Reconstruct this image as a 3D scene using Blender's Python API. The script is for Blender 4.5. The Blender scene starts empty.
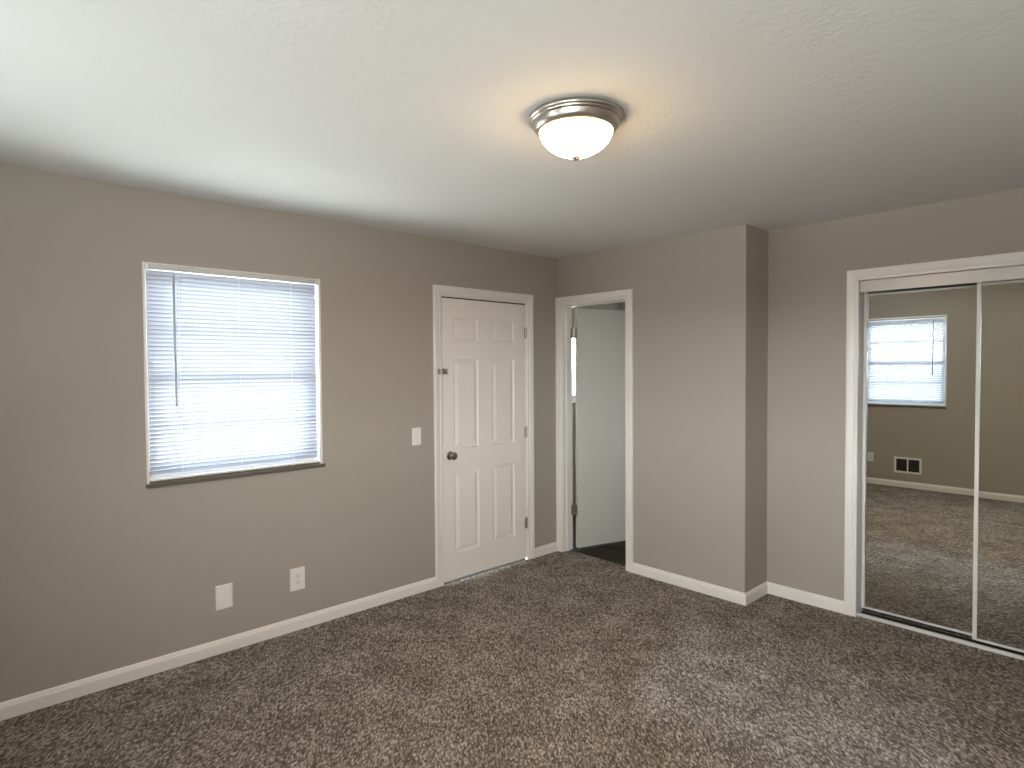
import bpy, bmesh, math, random
from mathutils import Vector, Matrix
random.seed(7)
SC = bpy.context.scene
COL = SC.collection
PI = math.pi

# ------------------------------------------------------------------ camera
CAM = Vector((3.4906, -3.7530, 1.5382)); YAW, PITCH, ROLL, FPX = 0.8223, -0.0266, -0.0063, 611.8
cd = bpy.data.cameras.new('camera'); cam = bpy.data.objects.new('camera', cd); COL.objects.link(cam)
fw = Vector((-math.sin(YAW)*math.cos(PITCH), math.cos(YAW)*math.cos(PITCH), math.sin(PITCH)))
rt0 = Vector((math.cos(YAW), math.sin(YAW), 0)); up0 = rt0.cross(fw)
rt = rt0*math.cos(ROLL) + up0*math.sin(ROLL); up = -rt0*math.sin(ROLL) + up0*math.cos(ROLL)
m = Matrix.Identity(4)
for i in range(3): m[i][0], m[i][1], m[i][2], m[i][3] = rt[i], up[i], -fw[i], CAM[i]
cam.matrix_world = m
cd.sensor_fit = 'HORIZONTAL'; cd.sensor_width = 36; cd.lens = FPX*36/1024; cd.clip_start = .02
SC.camera = cam

# ------------------------------------------------------------------ exposure, world, daylight
SC.view_settings.view_transform = 'Standard'; SC.view_settings.look = 'None'
SC.view_settings.gamma = 1.0; SC.view_settings.use_curve_mapping = False
SC.view_settings.exposure = 2.0
SC.cycles.use_denoising = True
SC.cycles.max_bounces = 14; SC.cycles.diffuse_bounces = 8; SC.cycles.glossy_bounces = 5
SC.cycles.transmission_bounces = 8; SC.cycles.transparent_max_bounces = 12
SC.cycles.sample_clamp_indirect = 6.0
SC.cycles.caustics_reflective = False; SC.cycles.caustics_refractive = False
SKY = 5.0
def world():
    w = bpy.data.worlds.new('daylight'); SC.world = w; w.use_nodes = True
    nt = w.node_tree; bg = nt.nodes['Background']; bg.inputs['Strength'].default_value = SKY
    tc = nt.nodes.new('ShaderNodeTexCoord'); sp = nt.nodes.new('ShaderNodeSeparateXYZ')
    mr = nt.nodes.new('ShaderNodeMapRange'); mr.inputs[1].default_value = -1; mr.inputs[2].default_value = 1
    cr = nt.nodes.new('ShaderNodeValToRGB'); e = cr.color_ramp.elements
    e[0].position = .0; e[0].color = (.50, .51, .48, 1)
    e[1].position = 1.; e[1].color = (.62, .76, 1.05, 1)
    for p, c in ((.15, (.6, .62, .58)), (.22, (1.4, 1.42, 1.36)), (.36, (1.4, 1.42, 1.36)), (.42, (.34, .36, .38)), (.495, (.30, .33, .38)), (.515, (2.35, 2.42, 2.48)), (.65, (2.2, 2.32, 2.48)), (.70, (.6, .7, .88))):
        a = cr.color_ramp.elements.new(p); a.color = (*c, 1)
    L = nt.links.new
    L(tc.outputs['Generated'], sp.inputs[0]); L(sp.outputs['Z'], mr.inputs[0]); L(mr.outputs[0], cr.inputs[0]); L(cr.outputs[0], bg.inputs['Color'])
world()
# added bluish sun through the fill window, laying the pale strip on the carpet
sd = bpy.data.lights.new('carpet_strip_sun', 'SUN'); sd.energy = .9; sd.angle = math.radians(2.5); sd.color = (.72, .84, 1.)
so_ = bpy.data.objects.new('carpet_strip_sun', sd); COL.objects.link(so_)
so_.rotation_euler = Vector((-.28, 1., -.364)).to_track_quat('-Z', 'Y').to_euler(); so_.location = (4, -8, 4)
LAMP = 72.0            # radiance of the lit glass dome

# ------------------------------------------------------------------ helpers
def mat(name, color, rough=.5, metal=0., spec=.5):
    M = bpy.data.materials.new(name); M.use_nodes = True
    b = M.node_tree.nodes['Principled BSDF']
    b.inputs['Base Color'].default_value = (*color, 1); b.inputs['Roughness'].default_value = rough
    b.inputs['Metallic'].default_value = metal; b.inputs['Specular IOR Level'].default_value = spec
    return M
def nodes(M): return M.node_tree, M.node_tree.nodes['Principled BSDF'], M.node_tree.nodes.new, M.node_tree.links.new
def add_bump(M, scale, strength, dist=.01, detail=3, kind='noise', stretch=(1, 1, 1)):
    nt, b, N, L = nodes(M)
    tc = N('ShaderNodeTexCoord'); mp = N('ShaderNodeMapping'); mp.inputs['Scale'].default_value = stretch
    L(tc.outputs['Object'], mp.inputs[0])
    n = N('ShaderNodeTexNoise'); n.inputs['Scale'].default_value = scale; n.inputs['Detail'].default_value = detail
    L(mp.outputs[0], n.inputs['Vector'])
    bp = N('ShaderNodeBump'); bp.inputs['Strength'].default_value = strength; bp.inputs['Distance'].default_value = dist
    L(n.outputs['Fac'], bp.inputs['Height']); L(bp.outputs[0], b.inputs['Normal'])
    return bp

M = {}
M['wall'] = mat('greige_wall_paint', (.425, .385, .342), .75, spec=.25); add_bump(M['wall'], 60, .10, .004)
M['ceiling'] = mat('white_ceiling_texture', (.70, .69, .672), .9, spec=.2)
def ceiling_tex():
    nt, b, N, L = nodes(M['ceiling'])
    tc = N('ShaderNodeTexCoord'); mp = N('ShaderNodeMapping'); mp.inputs['Scale'].default_value = (1., 1., 1.)
    L(tc.outputs['Object'], mp.inputs[0])
    n = N('ShaderNodeTexNoise'); n.inputs['Scale'].default_value = 42; n.inputs['Detail'].default_value = 5; n.inputs['Distortion'].default_value = .6
    n2 = N('ShaderNodeTexNoise'); n2.inputs['Scale'].default_value = 2.2; n2.inputs['Detail'].default_value = 2
    L(mp.outputs[0], n.inputs['Vector']); L(mp.outputs[0], n2.inputs['Vector'])
    r = N('ShaderNodeValToRGB'); r.color_ramp.elements[0].position = .45; r.color_ramp.elements[1].position = .60
    L(n.outputs['Fac'], r.inputs[0])
    r2 = N('ShaderNodeValToRGB'); r2.color_ramp.elements[0].position = .40; r2.color_ramp.elements[1].position = .62
    L(n2.outputs['Fac'], r2.inputs[0])
    mu = N('ShaderNodeMath'); mu.operation = 'MULTIPLY'; L(r.outputs[0], mu.inputs[0]); L(r2.outputs[0], mu.inputs[1])
    bp = N('ShaderNodeBump'); bp.inputs['Strength'].default_value = .22; bp.inputs['Distance'].default_value = .003
    L(mu.outputs[0], bp.inputs['Height']); L(bp.outputs[0], b.inputs['Normal'])
ceiling_tex()
M['trim'] = mat('white_trim_paint', (.87, .845, .82), .35)
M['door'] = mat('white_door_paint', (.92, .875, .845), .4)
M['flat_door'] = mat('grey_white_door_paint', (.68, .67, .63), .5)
M['plastic'] = mat('white_plastic', (.88, .86, .84), .35)
M['nickel'] = mat('brushed_nickel', (.56, .52, .47), .32, 1.0)
M['hinge'] = mat('satin_hinge_metal', (.50, .48, .45), .35, 1.0)
M['finial'] = mat('antique_brass_finial', (.10, .066, .034), .6, spec=.1)
M['knob'] = mat('dark_nickel_knob', (.36, .32, .28), .22, 1.0)
M['alu'] = mat('satin_white_aluminium', (.70, .69, .675), .3, .0)
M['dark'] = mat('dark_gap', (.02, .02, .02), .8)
M['sill'] = mat('taupe_stone_sill', (.13, .11, .09), .5)
M['mirror'] = mat('silvered_mirror', (.80, .82, .78), .0, 1.0)
M['vinyl'] = mat('white_vinyl_sash', (.80, .81, .82), .4)
M['cord'] = mat('blind_cord', (.8, .8, .8), .7)
M['wand'] = mat('clear_grey_wand', (.40, .40, .42), .25)
M['headrail'] = mat('grey_white_headrail', (.62, .62, .62), .4)
M['duct'] = mat('dark_duct_metal', (.10, .10, .10), .6)
M['brown_door'] = mat('closet_shadow_paint', (.5, .46, .4), .8)

def glass_mat():
    g = bpy.data.materials.new('window_glass'); g.use_nodes = True; nt = g.node_tree; nt.nodes.clear()
    o = nt.nodes.new('ShaderNodeOutputMaterial'); mx = nt.nodes.new('ShaderNodeMixShader'); t = nt.nodes.new('ShaderNodeBsdfTransparent')
    t.inputs['Color'].default_value = (.93, .96, .96, 1)
    gl = nt.nodes.new('ShaderNodeBsdfGlossy'); gl.inputs['Roughness'].default_value = .02
    fr = nt.nodes.new('ShaderNodeLayerWeight'); fr.inputs['Blend'].default_value = .5
    pw = nt.nodes.new('ShaderNodeMath'); pw.operation = 'POWER'; pw.inputs[1].default_value = 5
    ma = nt.nodes.new('ShaderNodeMath'); ma.operation = 'MULTIPLY_ADD'; ma.inputs[1].default_value = .8; ma.inputs[2].default_value = .05
    L = nt.links.new; L(fr.outputs['Facing'], pw.inputs[0]); L(pw.outputs[0], ma.inputs[0]); L(ma.outputs[0], mx.inputs[0]); L(t.outputs[0], mx.inputs[1]); L(gl.outputs[0], mx.inputs[2]); L(mx.outputs[0], o.inputs['Surface'])
    return g
M['glass'] = glass_mat()
def slat_mat():
    g = bpy.data.materials.new('white_vinyl_slat'); g.use_nodes = True; nt = g.node_tree; nt.nodes.clear()
    o = nt.nodes.new('ShaderNodeOutputMaterial'); mx = nt.nodes.new('ShaderNodeMixShader'); mx.inputs[0].default_value = .09
    d = nt.nodes.new('ShaderNodeBsdfDiffuse'); d.inputs['Color'].default_value = (.33, .34, .385, 1)
    t = nt.nodes.new('ShaderNodeBsdfTranslucent'); t.inputs['Color'].default_value = (.62, .66, .74, 1)
    L = nt.links.new; L(d.outputs[0], mx.inputs[1]); L(t.outputs[0], mx.inputs[2]); L(mx.outputs[0], o.inputs['Surface'])
    return g
M['slat'] = slat_mat()
def dome_mat():
    g = mat('lit_frosted_glass', (.9, .86, .78), .35)
    nt, b, N, L = nodes(g)
    # the bulbs sit over the middle of the bowl: the glass glows amber at its rim and near white at the bottom
    tc = N('ShaderNodeTexCoord'); sp = N('ShaderNodeSeparateXYZ'); mr = N('ShaderNodeMapRange')
    mr.inputs[1].default_value = -.053; mr.inputs[2].default_value = -.149
    cr = N('ShaderNodeValToRGB'); e = cr.color_ramp.elements
    e[0].position = 0; e[0].color = (.035, .021, .009, 1); e[1].position = 1; e[1].color = (1.1, .86, .60, 1)
    a = e.new(.45); a.color = (.16, .108, .058, 1)
    a = e.new(.80); a.color = (.80, .60, .38, 1)
    L(tc.outputs['Object'], sp.inputs[0]); L(sp.outputs['Z'], mr.inputs[0]); L(mr.outputs[0], cr.inputs[0]); L(cr.outputs[0], b.inputs['Emission Color'])
    b.inputs['Emission Strength'].default_value = LAMP
    return g
M['dome'] = dome_mat()
def carpet_mat():
    g = mat('brown_grey_carpet', (.12, .1, .09), .95, spec=.1)
    nt, b, N, L = nodes(g)
    tc = N('ShaderNodeTexCoord')
    mp = N('ShaderNodeMapping'); mp.vector_type = 'TEXTURE'; mp.inputs['Rotation'].default_value = (0, 0, .82); mp.inputs['Scale'].default_value = (.62, 1.6, 1.)
    L(tc.outputs['Object'], mp.inputs[0])
    v = N('ShaderNodeTexVoronoi'); v.inputs['Scale'].default_value = 100; L(mp.outputs[0], v.inputs['Vector'])
    sp = N('ShaderNodeSeparateColor'); L(v.outputs['Color'], sp.inputs[0])
    n1 = N('ShaderNodeTexNoise'); n1.inputs['Scale'].default_value = 75; n1.inputs['Detail'].default_value = 3; L(mp.outputs[0], n1.inputs['Vector'])
    n2 = N('ShaderNodeTexNoise'); n2.inputs['Scale'].default_value = 4.6; n2.inputs['Detail'].default_value = 4; L(tc.outputs['Object'], n2.inputs['Vector'])
    def math_(op, a, c):
        q = N('ShaderNodeMath'); q.operation = op
        for k, x in enumerate((a, c)):
            if isinstance(x, (int, float)): q.inputs[k].default_value = x
            else: L(x, q.inputs[k])
        return q.outputs[0]
    s = math_('ADD', math_('MULTIPLY', sp.outputs[0], .42), math_('MULTIPLY', n1.outputs['Fac'], .45))
    s = math_('ADD', s, math_('MULTIPLY', math_('SUBTRACT', n2.outputs['Fac'], .5), .36))
    s = math_('SUBTRACT', s, math_('MULTIPLY', v.outputs['Distance'], .28))
    cr = N('ShaderNodeValToRGB'); e = cr.color_ramp.elements
    e[0].position = .12; e[0].color = (.105, .091, .078, 1)
    e[1].position = .62; e[1].color = (.60, .545, .495, 1)
    a = e.new(.36); a.color = (.285, .252, .224, 1)
    L(s, cr.inputs[0]); L(cr.outputs[0], b.inputs['Base Color'])
    h = math_('SUBTRACT', n1.outputs['Fac'], math_('MULTIPLY', v.outputs['Distance'], .8))
    bp = N('ShaderNodeBump'); bp.inputs['Strength'].default_value = .8; bp.inputs['Distance'].default_value = .008
    L(h, bp.inputs['Height']); L(bp.outputs[0], b.inputs['Normal'])
    return g
M['carpet'] = carpet_mat()
def wood_mat():
    g = mat('dark_wood_planks', (.05, .04, .035), .6, spec=.25)
    nt, b, N, L = nodes(g)
    tc = N('ShaderNodeTexCoord'); mp = N('ShaderNodeMapping'); mp.inputs['Scale'].default_value = (2, 12, 2); L(tc.outputs['Object'], mp.inputs[0])
    n = N('ShaderNodeTexNoise'); n.inputs['Scale'].default_value = 3; n.inputs['Detail'].default_value = 6; L(mp.outputs[0], n.inputs['Vector'])
    br = N('ShaderNodeTexBrick'); br.inputs['Scale'].default_value = 1.0; br.inputs['Brick Width'].default_value = 1.2; br.inputs['Row Height'].default_value = .12
    br.inputs['Mortar Size'].default_value = .003; br.inputs['Color1'].default_value = (.8, .8, .8, 1); br.inputs['Color2'].default_value = (1.2, 1.2, 1.2, 1); br.inputs['Mortar'].default_value = (.2, .2, .2, 1)
    L(tc.outputs['Object'], br.inputs['Vector'])
    cr = N('ShaderNodeValToRGB'); cr.color_ramp.elements[0].color = (.012, .009, .007, 1); cr.color_ramp.elements[1].color = (.055, .041, .032, 1)
    L(n.outputs['Fac'], cr.inputs[0])
    mx = N('ShaderNodeMix'); mx.data_type = 'RGBA'; mx.blend_type = 'MULTIPLY'; mx.inputs[0].default_value = 1
    L(cr.outputs[0], mx.inputs[6]); L(br.outputs[0], mx.inputs[7]); L(mx.outputs[2], b.inputs['Base Color'])
    return g
M['wood'] = wood_mat()

class MB:
    """collects faces and links them as ONE mesh object"""
    def __init__(self): self.v = []; self.f = []
    def add(self, vs, fs):
        o = len(self.v); self.v += [tuple(p) for p in vs]; self.f += [tuple(o+i for i in f) for f in fs]; return self
    def box(self, a, b):
        x0, x1 = sorted((a[0], b[0])); y0, y1 = sorted((a[1], b[1])); z0, z1 = sorted((a[2], b[2]))
        vs = [(x0,y0,z0),(x1,y0,z0),(x1,y1,z0),(x0,y1,z0),(x0,y0,z1),(x1,y0,z1),(x1,y1,z1),(x0,y1,z1)]
        return self.add(vs, [(0,3,2,1),(4,5,6,7),(0,1,5,4),(1,2,6,5),(2,3,7,6),(3,0,4,7)])
    def lathe(self, prof, seg=48, axis='z', at=(0, 0, 0)):
        """prof: (radius, height); height runs along the axis"""
        rows = []; vs = []; fs = []
        for r, h in prof:
            row = []
            n = 1 if r < 1e-6 else seg
            for k in range(n):
                t = 2*PI*k/seg; c, s = r*math.cos(t), r*math.sin(t)
                p = {'z': (c, s, h), 'x': (h, c, s), 'y': (s, h, c)}[axis]
                row.append(len(vs)); vs.append((p[0]+at[0], p[1]+at[1], p[2]+at[2]))
            rows.append(row)
        for A, B in zip(rows, rows[1:]):
            for k in range(seg):
                q = [A[k % len(A)], A[(k+1) % len(A)], B[(k+1) % len(B)], B[k % len(B)]]
                q = list(dict.fromkeys(q))
                if len(q) > 2: fs.append(q)
        return self.add(vs, fs)
    def tube(self, pts, r, seg=10):
        vs = []; fs = []; pts = [Vector(p) for p in pts]
        ref = None
        for i, p in enumerate(pts):
            d = (pts[min(i+1, len(pts)-1)] - pts[max(i-1, 0)]).normalized()
            if ref is None: ref = d.orthogonal().normalized()
            ref = (ref - d*ref.dot(d)).normalized(); b = d.cross(ref)
            for k in range(seg):
                t = 2*PI*k/seg; q = p + (ref*math.cos(t) + b*math.sin(t))*r; vs.append(tuple(q))
        n = len(pts)
        for i in range(n-1):
            for k in range(seg): fs.append((i*seg+k, i*seg+(k+1) % seg, (i+1)*seg+(k+1) % seg, (i+1)*seg+k))
        fs += [tuple(range(seg))[::-1], tuple((n-1)*seg+k for k in range(seg))]
        return self.add(vs, fs)
    def build(self, name, material, parent=None, smooth=False, bevel=0, loc=None):
        me = bpy.data.meshes.new(name); me.from_pydata(self.v, [], self.f); me.update()
        bm = bmesh.new(); bm.from_mesh(me); bmesh.ops.recalc_face_normals(bm, faces=bm.faces); bm.to_mesh(me); bm.free()
        me.materials.append(material)
        o = bpy.data.objects.new(name, me); COL.objects.link(o)
        if parent: o.parent = parent
        if loc: o.location = loc
        if smooth:
            for p in me.polygons: p.use_smooth = True
            try:
                me.set_sharp_from_angle(angle=math.radians(40))
            except Exception: pass
        if bevel:
            b = o.modifiers.new('bevel', 'BEVEL'); b.width = bevel; b.segments = 2; b.limit_method = 'ANGLE'
        return o
def tag(o, label=None, cat=None, group=None, kind=None):
    if label: o['label'] = label
    if cat: o['category'] = cat
    if group: o['group'] = group
    if kind: o['kind'] = kind
    return o
def empty(name, loc=(0, 0, 0), rz=0):
    o = bpy.data.objects.new(name, None); COL.objects.link(o); o.location = loc; o.rotation_euler = (0, 0, rz); o.empty_display_size = .1
    return o
def struct(o, label=None, cat=None): return tag(o, label, cat, kind='structure')

# ------------------------------------------------------------------ room shell
H = 2.44; T = .14
XR, YF = 4.25, -4.30             # right wall, wall behind the camera
WX, D = 1.643, .313              # corner of the bump-out, recess of the closet wall
def wall_with_holes(name, axis, p0, p1, u0, u1, holes, label, top=H, base=-.1):
    """axis 'x': wall occupies x p0..p1 and runs along y; holes (ua, ub, za, zb)"""
    b = MB()
    us = sorted({u0, u1, *[h[0] for h in holes], *[h[1] for h in holes]})
    zs = sorted({base, top, *[h[2] for h in holes], *[h[3] for h in holes]})
    nu, nz = len(us)-1, len(zs)-1
    solid = lambda i, j: 0 <= i < nu and 0 <= j < nz and not any(h[0] < (us[i]+us[i+1])/2 < h[1] and h[2] < (zs[j]+zs[j+1])/2 < h[3] for h in holes)
    P = lambda p, u, z: (p, u, z) if axis == 'x' else (u, p, z)
    idx = {}
    def V(k, i, j):
        if (k, i, j) not in idx: idx[(k, i, j)] = len(b.v); b.v.append(P((p0, p1)[k], us[i], zs[j]))
        return idx[(k, i, j)]
    for i in range(nu):
        for j in range(nz):
            if not solid(i, j): continue
            for k in (0, 1): b.f.append((V(k,i,j), V(k,i+1,j), V(k,i+1,j+1), V(k,i,j+1)))
            for di, dj, e in ((-1,0,((i,j),(i,j+1))), (1,0,((i+1,j),(i+1,j+1))), (0,-1,((i,j),(i+1,j))), (0,1,((i,j+1),(i+1,j+1)))):
                if not solid(i+di, j+dj): b.f.append((V(0,*e[0]), V(0,*e[1]), V(1,*e[1]), V(1,*e[0])))
    return struct(b.build(name, M['wall']), label, 'wall')
# openings
W1 = dict(u=-2.550, w=.936, z0=.965, z1=2.078)         # window beside the entrance door (left wall)
W2 = dict(u=1.188, w=.936, z0=1.030, z1=2.143)         # window behind the camera, seen in the mirror
W3 = dict(u=1.35, w=.90, z0=1.15, z1=1.95)             # window of the room past the doorway
W4 = dict(u=3.30, w=1.50, z0=1.00, z1=2.135)             # unseen window added behind the camera as main fill light
hole = lambda W: (W['u']-W['w']/2, W['u']+W['w']/2, W['z0'], W['z1'])
D1 = (-1.200, -.342, -.1, 2.062); D2 = (.043, .726, -.1, 2.066); CL = (2.190, 3.410, -.1, 2.062)
wall_with_holes('wall_left', 'x', -T, 0, YF-T, 0, [hole(W1), D1], 'greige painted wall with the blind-covered window and the six-panel door')
wall_with_holes('wall_back', 'y', 0, .12, -1.12, WX, [D2], 'greige painted wall with the narrow open doorway')
struct(MB().box((WX-.12, .12, -.1), (WX, D+.12, H)).build('wall_return', M['wall']), 'short greige wall return between the doorway wall and the closet wall', 'wall')
wall_with_holes('wall_closet', 'y', D, D+.12, WX, XR+T, [CL], 'recessed greige painted wall around the mirrored closet')
wall_with_holes('wall_front', 'y', YF-T, YF, 0, XR+T, [hole(W2), hole(W4)], 'greige painted wall reflected in the closet mirror')
wall_with_holes('wall_right', 'x', XR, XR+T, YF, D, [], 'greige painted wall on the right-hand side, out of frame')
struct(MB().box((-1.3, YF-.2, H), (XR+.2, 2.4, H+.12)).build('ceiling', M['ceiling']), 'white textured ceiling carrying the round flush light', 'ceiling')
CARPET_Y = .075
cb = MB()
cb.box((0, YF, -.06), (XR, 0, 0)); cb.box((D2[0], 0, -.06), (D2[1], CARPET_Y, 0)); cb.box((WX, 0, -.06), (XR, D, 0)); cb.box((CL[0], D, -.06), (CL[1], D+.12, 0)); cb.box((WX, D+.12, -.06), (XR, 1.05, 0))
struct(cb.build('floor', M['carpet']), 'brown and grey flecked wall-to-wall carpet', 'floor')
hb = MB(); hb.box((-1.0, .12, -.06), (WX-.12, 2.2, -.008)); hb.box((D2[0], CARPET_Y, -.06), (D2[1], .12, -.008))
struct(hb.build('floor_hall', M['wood']), 'dark wood plank floor past the open doorway', 'floor')
# room past the doorway and closet inside
wall_with_holes('wall_hall_left', 'x', -1.12, -1.0, .12, 2.2, [hole(W3)], 'pale wall with a window past the open doorway')
struct(MB().box((-1.12, 2.2, -.1), (WX, 2.32, H)).build('wall_hall_back', M['wall']), 'greige end wall of the room past the doorway', 'wall')
struct(MB().box((WX-.12, D+.12, -.1), (WX, 2.2, H)).build('wall_hall_right', M['wall']), 'greige side wall of the room past the doorway', 'wall')
struct(MB().box((WX, 1.05, -.1), (XR, 1.15, H)).build('wall_closet_back', M['wall']), 'greige wall inside the closet behind the mirrors', 'wall')
struct(MB().box((XR, D+.12, -.1), (XR+T, 1.15, H)).build('wall_closet_right', M['wall']), 'greige side wall inside the closet', 'wall')

# ------------------------------------------------------------------ baseboards
BB = [(0, 0), (.014, 0), (.014, .052), (.0125, .057), (.0095, .0605), (.0085, .066), (.0055, .0725), (.003, .076), (0, .076)]
def baseboard(name, pts, label):
    """pts: polyline on the wall face; the room lies to its left-hand side when walking"""
    b = MB(); n = len(pts); P = [Vector((*p, 0)) for p in pts]
    rows = []
    for i, p in enumerate(P):
        d0 = (P[i]-P[i-1]).normalized() if i else None; d1 = (P[i+1]-P[i]).normalized() if i < n-1 else None
        nn = [Vector((-d.y, d.x, 0)) for d in (d0, d1) if d is not None]
        mt = nn[0] if len(nn) == 1 else (nn[0]+nn[1])/(1+nn[0].dot(nn[1]))
        rows.append([tuple(p + mt*o + Vector((0, 0, z))) for o, z in BB])
    k = len(BB); vs = [q for r in rows for q in r]; fs = []
    for i in range(n-1):
        for j in range(k): fs.append((i*k+j, i*k+(j+1) % k, (i+1)*k+(j+1) % k, (i+1)*k+j))
    fs += [tuple(range(k)), tuple((n-1)*k+j for j in range(k))]
    return struct(b.add(vs, fs).build(name, M['trim']), label, 'baseboard')
baseboard('baseboard_left', [(0, -1.256), (0, YF)], 'long white baseboard under the blind-covered window')
baseboard('baseboard_corner', [(0, 0), (0, -.286)], 'short white baseboard between the six-panel door and the room corner')
baseboard('baseboard_back', [(2.136, D), (WX, D), (WX, 0), (.774, 0)], 'white baseboard running round the wall corner from doorway to closet')
baseboard('baseboard_front', [(0, YF), (XR, YF)], 'white baseboard reflected in the closet mirrors')
baseboard('baseboard_right', [(XR, YF), (XR, D)], 'white baseboard along the right-hand wall')
baseboard('baseboard_closet', [(XR, D), (3.476, D)], 'white baseboard right of the closet')

# ------------------------------------------------------------------ door casings and jambs
CAS = [(0, 0), (0, .0075), (.003, .010), (.015, .0105), (.018, .0075), (.021, .0075), (.0245, .012), (.044, .0165), (.056, .018), (.062, .018), (.066, .015), (.066, 0)]
def casing(b, ua, ub, top, fr, prof=CAS, scale_l=1.):
    """U-shaped moulding round an opening; fr(u, z, h) -> world, h is the height off the wall"""
    k = len(prof); vs = []; fs = []
    for sgn, z in ((-1, 0), (-1, 1), (1, 1), (1, 0)):
        for o, h in prof:
            oo = o*(scale_l if sgn < 0 else 1)
            vs.append(fr((ua - oo) if sgn < 0 else (ub + oo), (top + o) if z else 0., h))
    for i in range(3):
        for j in range(k): fs.append((i*k+j, i*k+(j+1) % k, (i+1)*k+(j+1) % k, (i+1)*k+j))
    fs += [tuple(range(k)), tuple(3*k+j for j in range(k))]
    b.add(vs, fs)
# entrance door on the left wall
b = MB(); casing(b, -1.190, -.352, 2.040+.012, lambda u, z, h: (h, u, z))
b.box((-T, D1[0], 0), (-.0005, -1.183, 2.044)); b.box((-T, -.359, 0), (-.0005, D1[1], 2.044)); b.box((-T, D1[0], 2.044), (-.0005, D1[1], D1[3]))
b.box((-.060, -1.182, 0), (-.039, -1.166, 2.044)); b.box((-.060, -.376, 0), (-.039, -.360, 2.044)); b.box((-.060, -1.166, 2.026), (-.0415, -.376, 2.044))
tr = struct(b.build('trim_1', M['trim']), 'white moulded casing round the closed six-panel door', 'door casing')
MB().box((-.0410, -1.182, 2.030), (-.006, -.362, 2.0435)).box((-.036, -1.1826, .012), (-.012, -1.1792, 2.030)).build('gap_shade', M['dark'], tr)  # black strips stand in for the shade in the slab's top and left gaps
struct(MB().box((-T, -1.182, -.02), (-.016, -.360, .003)).box((-T, -1.166, .004), (-.06, -.376, .02)).build('trim_6', M['dark']), 'threshold under the six-panel door, blackened to shade the gap', 'threshold')  # threshold coloured black so the gap beneath the slab looks shaded
# doorway in the back wall
b = MB(); casing(b, .061, .708, 2.050, lambda u, z, h: (u, -h, z), scale_l=.061/.066*.98)
b.box((D2[0], .0005, 0), (.066, .1195, 2.046)); b.box((.703, .0005, 0), (D2[1], .1195, 2.046)); b.box((D2[0], .0005, 2.046), (D2[1], .1195, D2[3]))
b.box((.066, .040, 0), (.076, .083, 2.046)); b.box((.693, .040, 0), (.703, .083, 2.046)); b.box((.076, .040, 2.036), (.693, .083, 2.046))
casing(b, .058, .711, 2.050, lambda u, z, h: (u, .12+h, z))
struct(b.build('trim_2', M['trim']), 'white casing and jamb of the narrow open doorway', 'door casing')
# closet opening
b = MB(); casing(b, 2.202, 3.398, 2.050, lambda u, z, h: (u, D-h, z))
b.box((CL[0], D+.0005, 0), (2.200, D+.1195, 2.054)); b.box((3.400, D+.0005, 0), (CL[1], D+.1195, 2.054)); b.box((CL[0], D+.0005, 2.054), (CL[1], D+.1195, CL[3]))
struct(b.build('trim_3', M['trim']), 'white moulded casing round the mirrored closet', 'closet casing')

# ------------------------------------------------------------------ six-panel entrance door
door = struct(empty('door_1', (0, -.364, 0)), 'closed white six-panel door beside the light switch', 'door')
def panel_slab(w, h, t, panels):
    """slab in local coords: y from -w to 0, front at x = 0, panels (ya, yb, za, zb)"""
    b = MB()
    ys = sorted({-w, 0, *[q for p in panels for q in p[:2]]}); zs = sorted({0, h, *[q for p in panels for q in p[2:]]})
    for i in range(len(ys)-1):
        for j in range(len(zs)-1):
            cy, cz = (ys[i]+ys[i+1])/2, (zs[j]+zs[j+1])/2
            if any(p[0] < cy < p[1] and p[2] < cz < p[3] for p in panels): continue
            b.add([(0,ys[i],zs[j]),(0,ys[i+1],zs[j]),(0,ys[i+1],zs[j+1]),(0,ys[i],zs[j+1])], [(0,1,2,3)])
    for ya, yb, za, zb in panels:
        rings = [(0, 0), (.005, -.006), (.012, -.0085), (.019, -.0085), (.040, -.002), (.044, -.0015)]
        vs = []; fs = []
        for ins, x in rings: vs += [(x,ya+ins,za+ins),(x,yb-ins,za+ins),(x,yb-ins,zb-ins),(x,ya+ins,zb-ins)]
        for r in range(len(rings)-1):
            for k in range(4): fs.append((r*4+k, r*4+(k+1) % 4, r*4+4+(k+1) % 4, r*4+4+k))
        r = (len(rings)-1)*4; fs.append((r, r+1, r+2, r+3)); b.add(vs, fs)
    b.add([(-t,-w,0),(-t,0,0),(-t,0,h),(-t,-w,h),(0,-w,0),(0,0,0),(0,0,h),(0,-w,h)], [(0,3,2,1),(0,1,5,4),(3,7,6,2),(0,4,7,3),(1,2,6,5)])
    return b
yo = .364; pan = []
for ya, yb in ((-1.080, -.850), (-.716, -.487)):
    for za, zb in ((.207, .790), (.955, 1.603), (1.738, 1.899)): pan.append((ya+yo, yb+yo, za-.020, zb-.020))
sl = panel_slab(.814, 2.014, .036, pan)
bmx = sl.build('door_slab', M['door'], door, loc=(-.001, 0, .020))
kb = MB(); kp = [(0, -.001), (.031, -.001), (.032, .003), (.028, .007), (.014, .009), (.011, .014), (.011, .026), (.016, .031), (.025, .037), (.0285, .045), (.027, .053), (.019, .060), (.008, .0625), (0, .063)]
kb.lathe(kp, 32, 'x'); kb.build('door_knob', M['knob'], door, True, loc=(0, -1.118+yo, .915))
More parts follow.
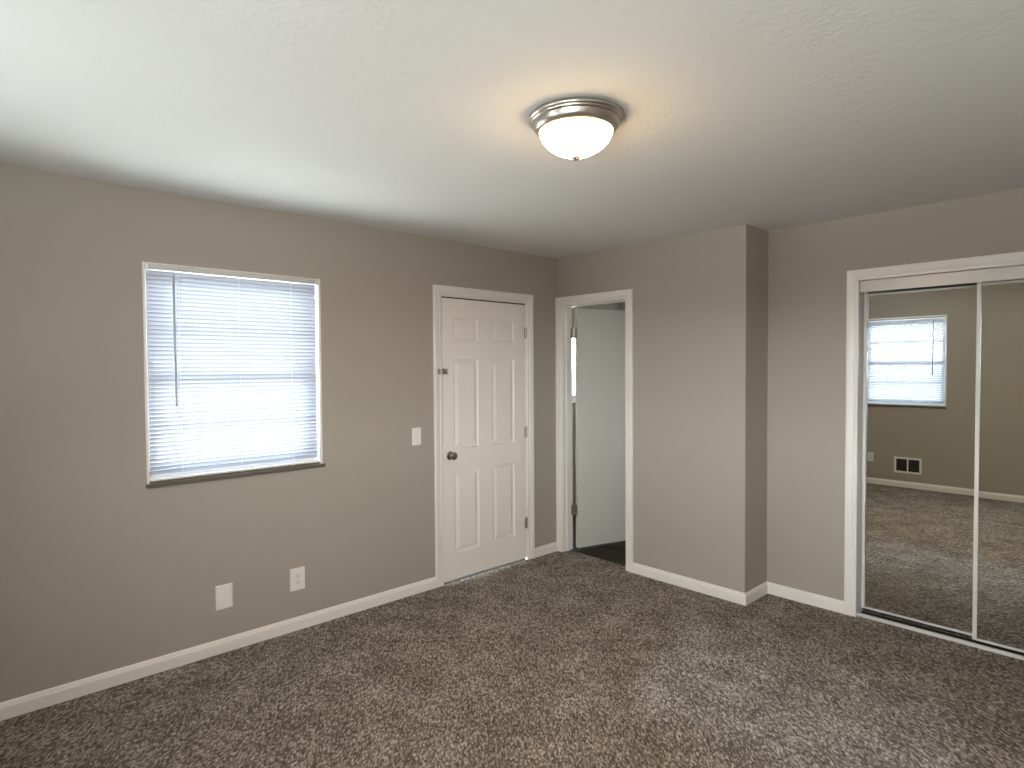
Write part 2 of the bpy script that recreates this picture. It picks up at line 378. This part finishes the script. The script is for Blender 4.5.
def hinge_barrel(parent, at, leaf_a, leaf_b, mt):
    """one butt hinge: two leaves and a knuckle"""
    q = MB(); q.lathe([(0, -.046), (.004, -.046), (.0045, -.0445), (.0062, -.044), (.0062, .044), (.0045, .0445), (.004, .046), (0, .046)], 14, 'z')
    for a, c in (leaf_a, leaf_b): q.box(a, c)
    return q.build('hinge', mt, parent, True, loc=at)
for z in (1.812, 1.026, .300):
    hinge_barrel(door, (.006, .0015, z), ((-.008, -.016, -.042), (-.0045, -.001, .042)), ((-.0062, .001, -.042), (-.0052, .0055, .042)), M['hinge'])
# flip guard: a plate on the casing, a plate on the slab, a looped bar and a ball stud
g = empty('door_guard', (.0, -1.190+yo, 1.515)); g.parent = door
q = MB(); q.box((-.001, .016, -.020), (.0025, .036, .020)); q.lathe([(0, .0025), (.004, .0025), (.004, .014), (.0065, .016), (.0075, .020), (.0055, .025), (0, .0265)], 14, 'x', (0, .026, -.008))
q.build('keeper_plate', M['hinge'], g, True)
q = MB(); q.box((.0125, -.040, -.018), (.0165, -.008, .018)); q.lathe([(0, -.018), (.005, -.018), (.005, .018), (0, .018)], 12, 'z', (.019, -.010, 0)); q.build('mounting_plate', M['hinge'], g, True)
q = MB(); q.tube([(.021, -.010, .012), (.024, .010, .016), (.026, .030, .018), (.027, .037, .012), (.026, .030, .006), (.024, .012, .004), (.024, .012, -.004), (.026, .030, -.006), (.027, .037, -.012), (.026, .030, -.018), (.024, .010, -.016), (.021, -.010, -.012)], .0028, 8)
q.build('swing_bar', M['hinge'], g, True)

# ------------------------------------------------------------------ open door past the doorway
TH = math.radians(73)
door2 = struct(empty('door_2', (.070, .140, 0), TH), 'plain white flat door standing open into the next room', 'door')
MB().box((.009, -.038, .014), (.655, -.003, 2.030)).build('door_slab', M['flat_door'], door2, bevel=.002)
kb = MB(); kb.lathe(kp, 28, 'y'); o = kb.build('door_knob', M['knob'], door2, True, loc=(.59, -.038, .92)); o.rotation_euler = (0, 0, PI)
ct, st = math.cos(-TH), math.sin(-TH)
for z in (1.826, .335):
    q = MB(); q.lathe([(0, -.046), (.0045, -.0445), (.0062, -.044), (.0062, .044), (.0045, .0445), (0, .046)], 14, 'z')
    q.box((.0075, -.036, -.044), (.0092, .001, .044))
    vs = [(x*ct - y*st, x*st + y*ct, zz) for zz in (-.044, .044) for x, y in ((-.004, .002), (-.0025, .002), (-.0025, -.040), (-.004, -.040))]
    q.add(vs, [(0,1,2,3),(4,7,6,5),(0,4,5,1),(1,5,6,2),(2,6,7,3),(3,7,4,0)])
    q.build('hinge', M['hinge'], door2, True, loc=(0, 0, z))

# ------------------------------------------------------------------ windows and blinds
def window(name, loc, rz, w, h, depth, label, sill=True, sashes=2):
    """local frame: x to the right seen from inside, y outwards, z up, origin at the bottom centre of the opening on the wall face"""
    e = struct(empty(name, loc, rz), label, 'window')
    a = w/2; t = .012
    b = MB()
    b.box((-a, -.003, 0), (-a+t, depth-.045, h)); b.box((a-t, -.003, 0), (a, depth-.045, h)); b.box((-a+t, 0, h-.005), (a-t, depth-.045, h))
    b.build('jamb_liner', M['trim'], e)
    if sill: MB().box((-a-.004, -.012, -.020), (a+.014, 0, 0)).box((-a, 0, -.004), (a, depth-.045, .006)).build('window_sill', M['sill'], e, bevel=.002)
    y0 = depth-.045; y1 = depth+.01; f = .035
    b = MB(); b.box((-a, y0, 0), (-a+f, y1, h)); b.box((a-f, y0, 0), (a, y1, h)); b.box((-a+f, y0, h-f), (a-f, y1, h)); b.box((-a+f, y0, 0), (a-f, y1, f))
    b.build('window_frame', M['vinyl'], e)
    mid = h*.485; s = .038
    for nm, za, zb, ya in ((('upper_sash', mid-.018, h-f, y0+.030), ('lower_sash', f, mid+.018, y0+.006)) if sashes == 2 else (('sash', f, h-f, y0+.02),)):
        b = MB(); x0, x1, yb = -a+f, a-f, ya+.022
        b.box((x0, ya, za), (x0+s, yb, zb)); b.box((x1-s, ya, za), (x1, yb, zb)); b.box((x0+s, ya, za), (x1-s, yb, za+s)); b.box((x0+s, ya, zb-s), (x1-s, yb, zb))
        zm = (za+zb)/2
        if sashes == 2: b.box((x0+s, ya+.006, zm-.009), (x1-s, ya+.016, zm+.009))
        so = b.build(nm, M['vinyl'], e)
        MB().box((x0+s-.004, ya+.009, za+s-.004), (x1-s+.004, ya+.012, zb-s+.004)).build('window_pane', M['glass'], so)
    # daylight through this opening: a portal that only guides the sampling of the sky
    ld = bpy.data.lights.new('portal_'+name, 'AREA'); ld.shape = 'RECTANGLE'; ld.size = w; ld.size_y = h
    lo = bpy.data.objects.new('portal_'+name, ld); COL.objects.link(lo); lo.parent = e; lo.location = (0, depth+.03, h/2); lo.rotation_euler = (-PI/2, 0, 0)
    ld.cycles.is_portal = True
    return e
TILT = math.radians(55)
def blind(loc, rz, w, h, label, lift=0., tilt=TILT):
    """mini blind hung inside an opening; same local frame as window()"""
    e = tag(empty('window_blind', loc, rz), label, 'window blind', 'white mini blinds')
    a = w/2 - .014; yc = .024
    b = MB(); b.box((-a+.012, yc-.020, h-.033), (a-.012, yc+.014, h-.008)); b.build('headrail', M['headrail'], e, bevel=.002)
    for s in (-1, 1):
        b = MB(); b.box((s*(a-.012), yc-.024, h-.038), (s*a, yc+.018, h-.004)); b.build('bracket', M['plastic'], e)
    # slats: crowned strips of thin vinyl
    b = MB(); pitch = .0212; z = h-.046; W = .0255; k = 5; L_ = a-.006
    while z > .030 + lift:
        prof = []
        for i in range(k):
            u = (i/(k-1)-.5)*W; c = .0022*(1-(2*i/(k-1)-1)**2)
            # inner edge (u < 0, towards the room) raised
            prof.append((yc + u*math.cos(tilt) + c*math.sin(tilt), z - u*math.sin(tilt) + c*math.cos(tilt)))
        vs = [(sx*L_, y, zz) for sx in (-1, 1) for y, zz in prof]
        b.add(vs, [(i, i+1, k+i+1, k+i) for i in range(k-1)])
        z -= pitch
    b.build('slats', M['slat'], e, True)
    rl = MB().box((-L_, yc-.012, lift+.008), (L_, yc+.012, lift+.020)).build('bottom_rail', M['plastic'], e, bevel=.003)
    for x in (-.300, 0, .292):
        b = MB()
        for yy in (yc-.0135, yc+.0135): b.tube([(x, yy, lift+.012), (x, yy, h-.038)], .0007, 5)
        b.build('ladder_cord', M['cord'], e)
        MB().lathe([(0, -.012), (.006, -.012), (.007, -.003), (.007, 0), (0, 0)], 14, 'z', (x, yc, lift+.009)).build('cord_plug', M['plastic'], rl, True)
    b = MB(); x = -.326; b.tube([(x, yc-.020, h-.060), (x, yc-.021, h-.40), (x+.003, yc-.021, h-.730)], .0050, 8); b.tube([(x, yc-.010, h-.030), (x, yc-.020, h-.045), (x, yc-.020, h-.062)], .0016, 6)
    b.build('tilt_wand', M['wand'], e, True)
    return e
window('window_1', (0, W1['u'], W1['z0']), PI/2, W1['w'], W1['z1']-W1['z0'], T, 'double-hung window behind the blind on the left wall')
blind((0, W1['u'], W1['z0']), PI/2, W1['w'], W1['z1']-W1['z0'], 'white mini blind in the window of the left wall')
window('window_2', (W2['u'], YF, W2['z0']), PI, W2['w'], W2['z1']-W2['z0'], T, 'double-hung window seen reflected in the closet mirror')
blind((W2['u'], YF, W2['z0']), PI, W2['w'], W2['z1']-W2['z0'], 'white mini blind seen reflected in the closet mirror', tilt=math.radians(52))
window('window_3', (-1.0, W3['u'], W3['z0']), PI/2, W3['w'], W3['z1']-W3['z0'], .12, 'bright window glimpsed behind the open door', sill=False, sashes=1)
window('fill_window', (W4['u'], YF, W4['z0']), PI, W4['w'], W4['z1']-W4['z0'], T, 'added unseen fill window in the wall behind the camera')
struct(MB().box((1.9, YF-2.62, 2.30), (5.2, YF-T-.002, 2.40)).build('sun_cutoff_slab', M['trim']), 'unseen slab added outside the fill window to cut sun and high sky', 'light blocker')  # unseen slab added to trim the sun beam and block the high sky
struct(MB().box((1.9, YF-2.62, -.16), (5.2, YF-T-.002, -.08)).build('ground_light_blocker', M['wood']), 'unseen dark slab added outside the fill window to cut ground light', 'porch floor')  # unseen dark slab added to keep ground light off the ceiling

# ------------------------------------------------------------------ mirrored closet doors and their tracks
def mirror_door(x0, x1, y, z0, z1, label):
    e = tag(empty('mirror_door', ((x0+x1)/2, y, z0)), label, 'mirror door', 'sliding mirror doors of the closet')
    w = x1-x0; h = z1-z0; s = .020; t = .024
    for sx in (-1, 1):
        b = MB(); b.box((sx*w/2, 0, 0), (sx*(w/2-s), t, h)); b.build('stile', M['alu'], e, bevel=.003)
    MB().box((-w/2+s, 0, 0), (w/2-s, t, .012)).build('bottom_rail', M['alu'], e, bevel=.002)
    MB().box((-w/2+s, 0, h-.020), (w/2-s, t, h)).build('top_rail', M['alu'], e, bevel=.002)
    MB().box((-w/2+s-.002, .006, .010), (w/2-s+.002, .012, h-.018)).build('mirror_pane', M['mirror'], e)
    return e
YM = .352
mirror_door(2.203, 2.800, YM+.036, .036, 2.037, 'left mirror door, sliding behind, reflecting the window and the floor vent')
mirror_door(2.770, 3.394, YM, .030, 2.037, 'right mirror door, sliding in front, cut by the right edge of the photo')
b = MB(); b.box((2.201, YM-.024, 1.980), (3.399, YM-.018, 2.049)); b.box((2.201, YM-.018, 2.040), (3.399, YM+.078, 2.049)); b.box((2.201, YM+.029, 2.020), (3.399, YM+.032, 2.040)); b.box((2.201, YM+.072, 1.990), (3.399, YM+.078, 2.040))
tag(b.build('top_track', M['alu'], bevel=.0015), 'white metal top track hiding the upper edge of the mirror doors', 'closet track')
b = MB(); b.box((2.201, YM-.024, .0), (3.399, YM+.077, .003)); b.box((2.201, YM-.024, .003), (3.399, YM-.016, .020)); b.box((2.201, YM+.029, .003), (3.399, YM+.031, .0055)); b.box((2.201, YM+.074, .003), (3.399, YM+.077, .006))
track = tag(b.build('bottom_track', M['alu'], bevel=.001), 'metal floor track the mirror doors slide in, on the carpet edge', 'closet track')
for y0, y1 in ((YM-.0158, YM+.0288), (YM+.0312, YM+.0738)): MB().box((2.2015, y0, .0031), (3.3985, y1, .005)).build('track_channel_shade', M['dark'], track)  # black floor paints in the shade of the deep track

# ------------------------------------------------------------------ ceiling light
cx, cy = 2.020, -2.065
lamp = tag(empty('ceiling_light', (cx, cy, H)), 'round brushed nickel flush ceiling light with a glowing glass dome', 'ceiling light')
z = lambda q: q-H
MB().lathe([(0, z(2.4398)), (.160, z(2.4398)), (.167, z(2.437)), (.1698, z(2.432)), (.1700, z(2.427)), (.1675, z(2.423)), (.163, z(2.4205)), (.162, z(2.417)), (.1595, z(2.414)), (.1550, z(2.4125)), (.1535, z(2.408)), (.152, z(2.402)), (.1485, z(2.395)), (.1435, z(2.389)), (.138, z(2.385)), (.1335, z(2.3835)), (.131, z(2.386)), (.1305, z(2.396)), (.1305, z(2.404)), (0, z(2.405))], 72).build('base_pan', M['nickel'], lamp, True)
prof = [(.1290, z(2.392)), (.1305, z(2.387))]
for i in range(1, 25):
    t = math.sin(i/24*PI/2); prof.append((.1310*(1-t**1.8)**.55 if i < 24 else 0, z(2.385 - .087*t)))
MB().lathe(prof, 72).build('glass_dome', M['dome'], lamp, True)
MB().lathe([(0, z(2.302)), (.006, z(2.301)), (.0135, z(2.2985)), (.0145, z(2.295)), (.012, z(2.2905)), (.007, z(2.288)), (.0075, z(2.286)), (.004, z(2.284)), (0, z(2.2835))], 24).build('finial', M['finial'], lamp, True)

# ------------------------------------------------------------------ wall plates and vent (local frame as window(): x right, y into the wall, z up)
def plate_mesh(w, h, t=.006):
    b = MB(); a, c = w/2, h/2; i = .004
    vs = [(-a,0,-c),(a,0,-c),(a,0,c),(-a,0,c),(-a,-.002,-c),(a,-.002,-c),(a,-.002,c),(-a,-.002,c),(-a+i,-t,-c+i),(a-i,-t,-c+i),(a-i,-t,c-i),(-a+i,-t,c-i)]
    return b.add(vs, [(0,3,2,1)] + [(r+k, r+(k+1) % 4, r+4+(k+1) % 4, r+4+k) for r in (0, 4) for k in range(4)] + [(8,9,10,11)])
def screw(p, x, zz): MB().lathe([(0, -.0072), (.0025, -.0070), (.0032, -.0058), (.0032, -.004), (0, -.004)], 12, 'y', (x, 0, zz)).build('screw', M['plastic'], p, True)
def outlet(loc, rz, w, h, label):
    e = tag(empty('wall_outlet', loc, rz), label, 'outlet', 'duplex wall outlets')
    plate_mesh(w, h).build('cover_plate', M['plastic'], e)
    for s in (-1, 1):
        b = MB(); n = 20; r = .0172; zc = s*.0195
        ring = [(max(-.0172, min(.0172, r*math.cos(2*PI*k/n)*1.0)), max(-.0125, min(.0125, r*math.sin(2*PI*k/n)))) for k in range(n)]
        vs = [(x, -.0055, zc+q) for x, q in ring] + [(x*.96, -.0085, zc+q*.96) for x, q in ring]
        b.add(vs, [tuple(range(n, 2*n))] + [(k, (k+1) % n, n+(k+1) % n, n+k) for k in range(n)])
        rc = b.build('receptacle', M['plastic'], e)
        b = MB(); b.box((-.0080, -.0087, zc-.0005), (-.0056, -.0083, zc+.0085)); b.box((.0056, -.0087, zc+.0005), (.0080, -.0083, zc+.0085))
        b.lathe([(0, -.0087), (.0030, -.0087), (.0030, -.0083), (0, -.0083)], 14, 'y', (0, 0, zc-.0065)); b.build('socket_slots', M['dark'], rc)
    screw(e, 0, 0)
    return e
outlet((0, -2.250, .300), PI/2, .089, .133, 'white duplex outlet low on the left wall, right of the blank plate')
o = plate_mesh(.088, .133).build('blank_cover_plate', M['plastic'], loc=(0, -2.661, .302)); o.rotation_euler = (0, 0, PI/2)
tag(o, 'blank white cover plate low on the left wall below the window', 'cover plate')
sw = tag(empty('light_switch', (0, -1.402, 1.074), PI/2), 'white toggle light switch left of the six-panel door', 'light switch')
plate_mesh(.072, .119).build('cover_plate', M['plastic'], sw)
b = MB(); b.box((-.0055, -.0068, -.0125), (.0055, -.0055, .0125)); b.add([(-.0045,-.006,-.006),(.0045,-.006,-.006),(.0045,-.006,.006),(-.0045,-.006,.006),(-.004,-.017,-.001),(.004,-.017,-.001),(.004,-.015,.007),(-.004,-.015,.007)], [(4,5,6,7),(0,1,5,4),(1,2,6,5),(2,3,7,6),(3,0,4,7)])
b.build('toggle', M['plastic'], sw)
for s in (-1, 1): screw(sw, 0, s*.030)
outlet((.840, YF, .350), PI, .072, .118, 'white duplex outlet reflected in the mirror, beside its left frame')
vent = tag(empty('wall_vent', (1.262, YF, .280), PI), 'white two-section floor vent reflected low in the left mirror', 'vent')
b = MB(); a, c, f = .150, .100, .024
b.box((-a, -.008, -c), (-a+f, 0, c)); b.box((a-f, -.008, -c), (a, 0, c)); b.box((-a+f, -.008, c-f), (a-f, 0, c)); b.box((-a+f, -.008, -c), (a-f, 0, -c+f)); b.box((-.008, -.008, -c+f), (.008, 0, c-f))
b.build('vent_frame', M['plastic'], vent, bevel=.0015)
MB().box((-a+f, -.001, -c+f), (a-f, -.0002, c-f)).build('duct_opening', M['dark'], vent)
for x0, x1 in ((-a+f, -.008), (.008, a-f)):
    b = MB(); n = 9
    for i in range(n):
        xx = x0 + (i+.5)*(x1-x0)/n; b.box((xx-.0009, -.006, -c+f), (xx+.0009, -.001, c-f))
    for zz in (-.035, 0, .035): b.box((x0, -.004, zz-.001), (x1, -.002, zz+.001))
    b.build('louver_grille', M['duct'], vent)
